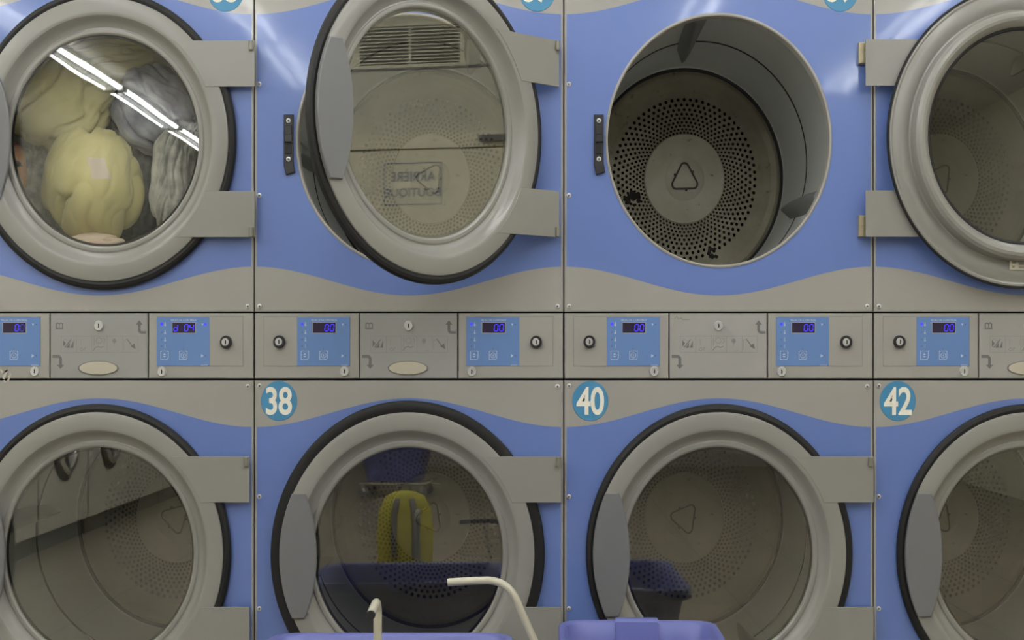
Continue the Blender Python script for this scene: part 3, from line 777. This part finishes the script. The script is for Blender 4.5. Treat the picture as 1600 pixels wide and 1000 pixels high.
T(garment('grey_lace_garment', at(276, 292, 0.215), (0.078, 0.09, 0.170), 'lace', 74, 3.0, 0.20, 8.4, 0.14), 'grey lacy garment down the right side of the running drum')
T(garment('dark_garment', at(225, 265, 0.330), (0.13, 0.08, 0.22), 'denim', 70, 3.2, 0.16, 5.5), 'dark patterned garment behind the yellow shirt and the grey lace')
T(garment('pink_cloth', at(138, 384, 0.170), (0.100, 0.07, 0.034), 'pink', 10, 3.0, 0.18, 3.7), 'pink cloth under the yellow shirt at the drum bottom')
T(garment('grey_towel', at(60, 300, 0.300), (0.100, 0.07, 0.150), 'lace', 86, 3.0, 0.18, 9.9), 'grey towel at the lower left of the running drum')
T(garment('rust_cloth', at(24, 268, 0.225), (0.030, 0.05, 0.085), 'rust', 85, 3.0, 0.18, 7.9), 'rust coloured cloth at the left edge of the running drum')

# ------------------------------------------------------------------ laundry carts
CL, CW, RZ = 0.554, 0.378, 0.420       # rim length, rim width, rim height
def rrect(hx, hy, r, n=8):
    out = []
    for cx, cy, a0 in ((hx - r, hy - r, 0), (-hx + r, hy - r, 90), (-hx + r, -hy + r, 180), (hx - r, -hy + r, 270)):
        for i in range(n + 1):
            a = math.radians(a0 + 90 * i / n); out.append((cx + r * math.cos(a), cy + r * math.sin(a)))
    return out
def tub_mesh():
    mb = MB(); L, W = CL / 2, CW / 2; rings = []
    def sec(l, w, r, z, grip=0.0):
        pts = []
        for x, y in rrect(l, w, r):
            zz = z
            pts.append((x, y, zz))
        rings.append(pts)
    sec(L - .085, W - .075, .035, .12); sec(L - .075, W - .065, .045, .125); sec(L - .022, W - .022, .055, RZ - .040); sec(L - .018, W - .018, .055, RZ - .034)
    sec(L - .003, W - .003, .060, RZ - .030); sec(L, W, .060, RZ - .026); sec(L, W, .060, RZ - .006); sec(L - .004, W - .004, .058, RZ)
    sec(L - .014, W - .014, .055, RZ); sec(L - .020, W - .020, .052, RZ - .006); sec(L - .028, W - .028, .050, RZ - .05); sec(L - .080, W - .070, .040, .135)
    n = len(rings[0]); vs = [p for r in rings for p in r]; fs = []
    for q in range(len(rings) - 1):
        for i in range(n): j = (i + 1) % n; fs.append((q * n + i, q * n + j, q * n + n + j, q * n + n + i))
    fs.append(tuple(range(n - 1, -1, -1))); fs.append(tuple((len(rings) - 1) * n + i for i in range(n)))
    mb.add(vs, fs, 0, True)
    return sharp(mb.mesh('tub', 'tub'), 50)
def grip_mesh(sx):
    mb = MB(); L = CL / 2; pts = []
    prof = [(0.006, RZ - .034), (0.006, RZ + .001), (0.001, RZ + .0055), (-.016, RZ + .0055), (-.023, RZ - .001), (-.034, RZ - .06)]
    vs = []
    for y in (-.052, -.049, .049, .052):
        ins = 0.002 if abs(y) > .05 else 0
        for a, z in prof: vs.append((sx * (L + a - ins), y, z - ins))
    k = len(prof); fs = []
    for i in range(3):
        for q in range(k - 1): fs.append((i * k + q, i * k + q + 1, i * k + k + q + 1, i * k + k + q))
        fs.append((i * k + k - 1, i * k, i * k + k, i * k + 2 * k - 1))
    fs.append(tuple(range(k))); fs.append(tuple(3 * k + q for q in range(k - 1, -1, -1)))
    mb.add(vs, fs, 0); return mb.mesh('hand_grip', 'tub')
def pole_path(e, dz=0.0):      # leaning tube with its top bent back over the tub; e = rim distance from the centre
    p = [Vector((e + .060, 0, .088)), Vector((e + .060, 0, .33)), Vector((e + .057, 0, .39)), Vector((e + .047, 0, .44 + dz)), Vector((e + .013, 0, .516 + dz))]
    c0, c1 = Vector((e - .004, 0, .570 + dz)), Vector((e - .054, 0, .572 + dz)); q = p[4].copy()
    for i in range(1, 9):
        t = i / 8; p.append((1 - t) ** 2 * q + 2 * t * (1 - t) * c0 + t * t * c1)
    p += [Vector((e - .094, 0, .5705 + dz)), Vector((e - .136, 0, .568 + dz))]
    return p
def pole_mesh(kind):
    mb = MB()
    if kind == 'end': pts = pole_path(CL / 2)
    else:                                      # stands before the long side and bends toward the viewer's side
        e = -(CW / 2 + .020); z = .567
        pts = [Vector((0, e, .095)), Vector((0, e, .35)), Vector((0, e, .53))] + [Vector((0, e - .030 + .030 * math.cos(math.radians(a_)), .538 + .030 * math.sin(math.radians(a_)))) for a_ in range(10, 91, 16)]
        pts += [Vector((0, e - .06, z - .001)), Vector((0, e - .115, z - .006))]
    mb.tube(pts, 0.0085, 16, 0)
    return sharp(mb.mesh('hanging_pole', 'pole'), 50), pts
def pole_cap_mesh(pts, black):
    mb = MB(); d = (pts[-1] - pts[-2]).normalized(); mb.tube([pts[-1] - d * .001, pts[-1] + d * .005], 0.0088 if black else 0.0083, 16, 0)
    return sharp(mb.mesh('end_plug', 'black' if black else 'pole'), 50)
def base_mesh():
    mb = MB(); L, W = CL / 2 - .03, CW / 2 - .03
    pts = [(x, y, 0.105) for x, y in rrect(L, W, .04)]; mb.tube(pts + pts[:2], 0.010, 10)
    for x in (-.1, .1): mb.tube([(x, -W, .105), (x, W, .105)], 0.008, 8)
    mb.tube([(L - .01, 0, .098), (CL / 2 + .060, 0, .09)], 0.010, 10)
    mb.tube([(SPX, -W + .01, .105), (SPX, -CW / 2 - .020, .100)], 0.010, 10)
    return mb.mesh('base_frame', 'pole')
def caster_mesh():
    mb = MB(); n = 20; r = 0.042
    vs = [(r * math.cos(2 * math.pi * i / n), y, 0.0425 + r * math.sin(2 * math.pi * i / n)) for y in (-.010, .010) for i in range(n)]
    mb.add(vs, [(i, (i + 1) % n, n + (i + 1) % n, n + i) for i in range(n)] + [tuple(range(n - 1, -1, -1)), tuple(range(n, 2 * n))], 0, False)
    mb.box(-.012, -.016, .045, .012, -.012, .098, 1); mb.box(-.012, .012, .045, .012, .016, .098, 1); mb.box(-.014, -.016, .092, .014, .016, .100, 1)
    return mb.mesh('caster', ['caster', 'zinc'])
def wx(px_, d): return (px_ - VX) * P * d / CD
CX1 = wx(615, 3.064); SPX = wx(590, 2.665) - CX1
MC = dict(tub=tub_mesh(), g1=grip_mesh(1), g2=grip_mesh(-1), base=base_mesh(), cast=caster_mesh())
pe, pe_pts = pole_mesh('end'); ps, ps_pts = pole_mesh('side')
MC['cap'] = pole_cap_mesh(pe_pts, False); MC['capb'] = pole_cap_mesh(ps_pts, True)
def cart(loc, rz, label, poles=True):
    r = empty('laundry_cart', loc, math.radians(rz)); tag(r, label, 'laundry cart', 'laundry carts before the dryers')
    link('tub', MC['tub'], r); link('hand_grip', MC['g1'], r); link('hand_grip', MC['g2'], r)
    if poles:
        link('hanging_pole', pe, r); link('end_plug', MC['cap'], r)
        link('hanging_pole', ps, r, (SPX, 0, 0)); link('end_plug', MC['capb'], r, (SPX, 0, 0))
    link('base_frame', MC['base'], r)
    for sx in (-1, 1):
        for sy in (-1, 1): link('caster', MC['cast'], r, (sx * (CL / 2 - .06), sy * (CW / 2 - .05), 0))
    return r
def wx(px_, d): return (px_ - VX) * P * d / CD
cart((CX1, -CD + 3.064 - CW / 2, 0), 0, 'purple-blue laundry cart under door 38 with two bent cream poles')
cart((wx(989, 3.21) + .003, -CD + 3.21 - CL / 2, 0), -91, 'purple-blue laundry cart under door 40 with a raised grip on its rim', False)

# ------------------------------------------------------------------ the room
CEIL, XL, XR, YF = 3.00, -3.45, 3.60, -9.2
def slab(x0, y0, z0, x1, y1, z1, mat): mb = MB(); mb.box(x0, y0, z0, x1, y1, z1); return mb.mesh('s', mat)
struct('floor', slab(XL - .2, YF - .2, -0.15, XR + .2, 1.2, 0.0, 'floor'))
struct('ceiling', slab(XL - .2, YF - .2, CEIL, XR + .2, 1.2, CEIL + .15, 'ceiling'))
struct('wall_left', slab(XL - .15, YF, 0, XL, 1.0, CEIL, 'wall'))
struct('wall_right', slab(XR, YF, 0, XR + .15, 1.0, CEIL, 'wall'))
struct('wall_front', slab(XL, YF - .15, 0, XR, YF, CEIL, 'wall_dark'))
bx0, bx1 = X(CX[0] - 241.6), X(CX[3] + 241.6)
mb = MB()
mb.box(XL, 0.004, 0, bx0 - .002, 0.10, CEIL); mb.box(bx1 + .002, 0.004, 0, XR, 0.10, CEIL); mb.box(bx0 - .002, 0.004, Z(-49), bx1 + .002, 0.10, CEIL)
mb.box(XL, 0.97, 0, XR, 1.05, CEIL)
struct('wall_back', mb.mesh('wall_back', 'wall'))

# ceiling lamps: twin bare tubes on white battens, five rows running away from the dryers
def lamp_meshes(Ln):
    h = MB(); h.box(-.055, -Ln / 2, 0.015, .055, Ln / 2, 0.060)
    for e in (-1, 1): h.box(-.085, e * (Ln / 2 - .02) - .012, -.022, .085, e * (Ln / 2 - .02) + .012, .02)
    t = []
    for x, rr in ((-.06, .011), (.06, .019)):
        m_ = MB(); m_.tube([(x, -Ln / 2 + .03, -.004), (x, Ln / 2 - .03, -.004)], rr, 10); t.append(m_.mesh('tube', 'tube'))
    return h.mesh('housing', 'housing'), t
LN = 1.36
hm, tm = lamp_meshes(LN)
HL = CEIL - .06 - CZ
for rx in (-1.545, -0.83, -0.16, 0.50, 1.14):
    for k in range(6 if rx < -1 else 4):
        r = empty('ceiling_light', (rx * HL, -1.00 - k * 1.42, CEIL - .06))
        tag(r, 'twin-tube fluorescent ceiling light mirrored as a bright streak in the dryers', 'ceiling light', 'fluorescent ceiling lights')
        link('housing', hm, r)
        for t in tm: link('lamp_tube', t, r)

# white washers along the left wall, seen only mirrored in the door of dryer 36
def washer_meshes():
    b = MB(); b.box(-0.78, -0.385, 0.10, 0, 0.385, 1.30); b.box(-0.76, -.37, 0, -.03, .37, .10, 1)
    b.box(-.002, -.36, 1.08, .006, .36, 1.25, 2)
    d = MB()
    def ringx(prof, mat):
        n = 40; k = len(prof); vs = []
        for i in range(n):
            a = 2 * math.pi * i / n
            for r, x in prof: vs.append((x, r * math.cos(a), 0.56 + r * SY * math.sin(a)))
        d.add(vs, [(i * k + q, i * k + (q + 1) % k, ((i + 1) % n) * k + (q + 1) % k, ((i + 1) % n) * k + q) for i in range(n) for q in range(k)], mat, True)
    ringx([(.155, .002), (.155, .030), (.140, .040), (.120, .035), (.112, .015), (.112, .002)], 0)
    ringx([(.113, .012), (.06, .028), (1e-4, .034), (1e-4, .004), (.113, .004)], 1)
    ringx([(.185, .001), (.185, .012), (.155, .014), (.155, .001)], 1)
    return b.mesh('body', ['washer', 'casing', 'service']), sharp(d.mesh('door', ['chrome', 'black']))
wb, wd = washer_meshes()
for k in range(7):
    r = empty('washing_machine', (-2.60, -1.65 - 0.80 * k, 0))
    tag(r, 'white front-loading washer by the left wall, mirrored in the lower left dryer door', 'washing machine', 'washers along the left wall')
    link('body', wb, r); link('door', wd, r)

# back-room door, sign, vent and door closer on the right wall, mirrored in the half-open glass door
def xbox(mb, y0, z0, y1, z1, d0, d1, mat=0): mb.box(XR - d1, y0, z0, XR - d0, y1, z1, mat)
mb = MB(); xbox(mb, -1.86, 0.0, -0.66, 2.150, 0.0, 0.030); door1 = struct('door_1', mb.mesh('door_1', 'doorpaint'))
mb = MB(); xbox(mb, -1.95, 0.0, -1.868, 2.235, 0.0, 0.045); xbox(mb, -0.652, 0.0, -0.57, 2.235, 0.0, 0.045); xbox(mb, -1.868, 2.157, -0.652, 2.235, 0.0, 0.045)
struct('trim_1', mb.mesh('trim_1', 'doorpaint'))
mb = MB(); xbox(mb, XL * 0 - 2.6, 2.585, 0.0, 2.597, 0.0, 0.012); struct('trim_2', mb.mesh('trim_2', 'print'))
r = empty('ventilation_grille', (XR, -1.32, 2.70)); tag(r, 'cream slatted ventilation grille high on the right wall, mirrored in door 37', 'ventilation grille')
mb = MB(); mb.box(-0.012, -0.355, -0.105, 0, 0.300, -0.088); mb.box(-0.012, -0.355, 0.118, 0, 0.300, 0.135); mb.box(-0.012, -0.355, -0.088, 0, -0.275, 0.118); mb.box(-0.012, 0.272, -0.088, 0, 0.300, 0.118)
link('frame', mb.mesh('frame', 'vent'), r)
mb = MB(); mb.box(-0.003, -0.275, -0.088, 0, 0.272, 0.118); link('backing', mb.mesh('backing', 'dark'), r)
mb = MB()
for k in range(11):
    z = -0.080 + k * 0.0185; mb.box(-.0105, -.275, z, -.0045, .272, z + .0065)
mb.box(-0.011, -0.006, -0.088, -0.004, 0.006, 0.118)
link('slats', mb.mesh('slats', 'vent'), r)
r = empty('door_sign', (XR - 0.030, -1.298, 1.970)); tag(r, 'blue lettered back-room sign on the side door, mirrored in glass door 37', 'sign')
mb = MB(); mb.box(-0.170, -0.0008, -0.122, 0.170, 0.0, 0.122); o = link('board', mb.mesh('board', 'vent'), r, (0, 0, 0), (0, 0, -math.pi / 2))
mb = MB(); y = -0.0012
mb.stroke([(-.157, .110), (.157, .110), (.157, -.110), (-.157, -.110)], 0.006, y, 0, True)
mb.text('ARRI\u00c8RE', 0, 0.046, 0.066, y, 0, xs=0.90, offset=0.012); mb.text('BOUTIQUE', 0, -0.050, 0.054, y, 0, xs=0.98, offset=0.012)
link('lettering', mb.mesh('lettering', 'signblue'), r, (0, 0, 0), (0, 0, -math.pi / 2))
mb = MB(); mb.box(-0.05, -0.93, 2.180, 0.0, -0.76, 2.210, 0, 0.003)
o = link('door_closer', mb.mesh('door_closer', 'black'), door1, (XR - .045, 0, 0))

# yellow backpack on the floor before the camera, mirrored in the door of dryer 38
def loft(secs, n=24):
    mb = MB(); vs = []
    for hx, hy, r_, z, oy in secs: vs += [(x, y + oy, z) for x, y in rrect(hx, hy, r_, 5)]
    k = len(vs) // len(secs)
    fs = [(q * k + i, q * k + (i + 1) % k, q * k + k + (i + 1) % k, q * k + k + i) for q in range(len(secs) - 1) for i in range(k)]
    fs += [tuple(range(k - 1, -1, -1)), tuple((len(secs) - 1) * k + i for i in range(k))]
    mb.add(vs, fs, 0, True); return mb
r = empty('backpack', (-0.43, -3.22, 0), math.radians(180)); tag(r, 'yellow backpack with two grey straps on the floor, mirrored in dryer door 38', 'backpack')
link('body', loft([(.11, .06, .05, 0, 0), (.135, .085, .06, .03, 0), (.14, .09, .07, .16, 0), (.13, .08, .07, .29, .0), (.095, .06, .055, .36, 0), (.04, .03, .028, .385, 0)]).mesh('body', 'yellowbag'), r)
for sx in (-1, 1):
    mb = MB(); mb.tube([(sx * .05, -.088, .06), (sx * .052, -.098, .16), (sx * .05, -.090, .28), (sx * .035, -.066, .35)], 0.015, 8); link('strap', mb.mesh('strap', 'strap'), r)
mb = MB(); mb.tube([(-.03, 0, .38), (-.02, 0, .415), (.02, 0, .415), (.03, 0, .38)], 0.008, 8); link('grab_loop', mb.mesh('grab_loop', 'strap'), r)
cart((-0.62, -6.6, 0), 8, 'purple-blue laundry cart far across the room, mirrored at the top of dryer door 38', False)
# ------------------------------------------------------------------ camera
cam = bpy.data.cameras.new('camera'); co = bpy.data.objects.new('camera', cam); COL.objects.link(co)
co.location = (0, -CD, CZ); co.rotation_euler = (math.pi / 2, 0, 0)
cam.sensor_width = 36; cam.lens = 36 * CD / (1600 * P)
cam.shift_x = (800 - VX) / 1600; cam.shift_y = (VY - 500) / 1600
cam.clip_start = 0.05; cam.clip_end = 60
sc.camera = co

w = bpy.data.worlds.new('world'); sc.world = w; w.use_nodes = True
w.node_tree.nodes['Background'].inputs[0].default_value = (0.0, 0.0, 0.0, 1)
sc.view_settings.view_transform = 'Standard'; sc.view_settings.look = 'None'; sc.view_settings.gamma = 1
sc.view_settings.exposure = 0.10
sc.view_settings.use_curve_mapping = False
try: sc.cycles.use_denoising = True
except Exception: pass
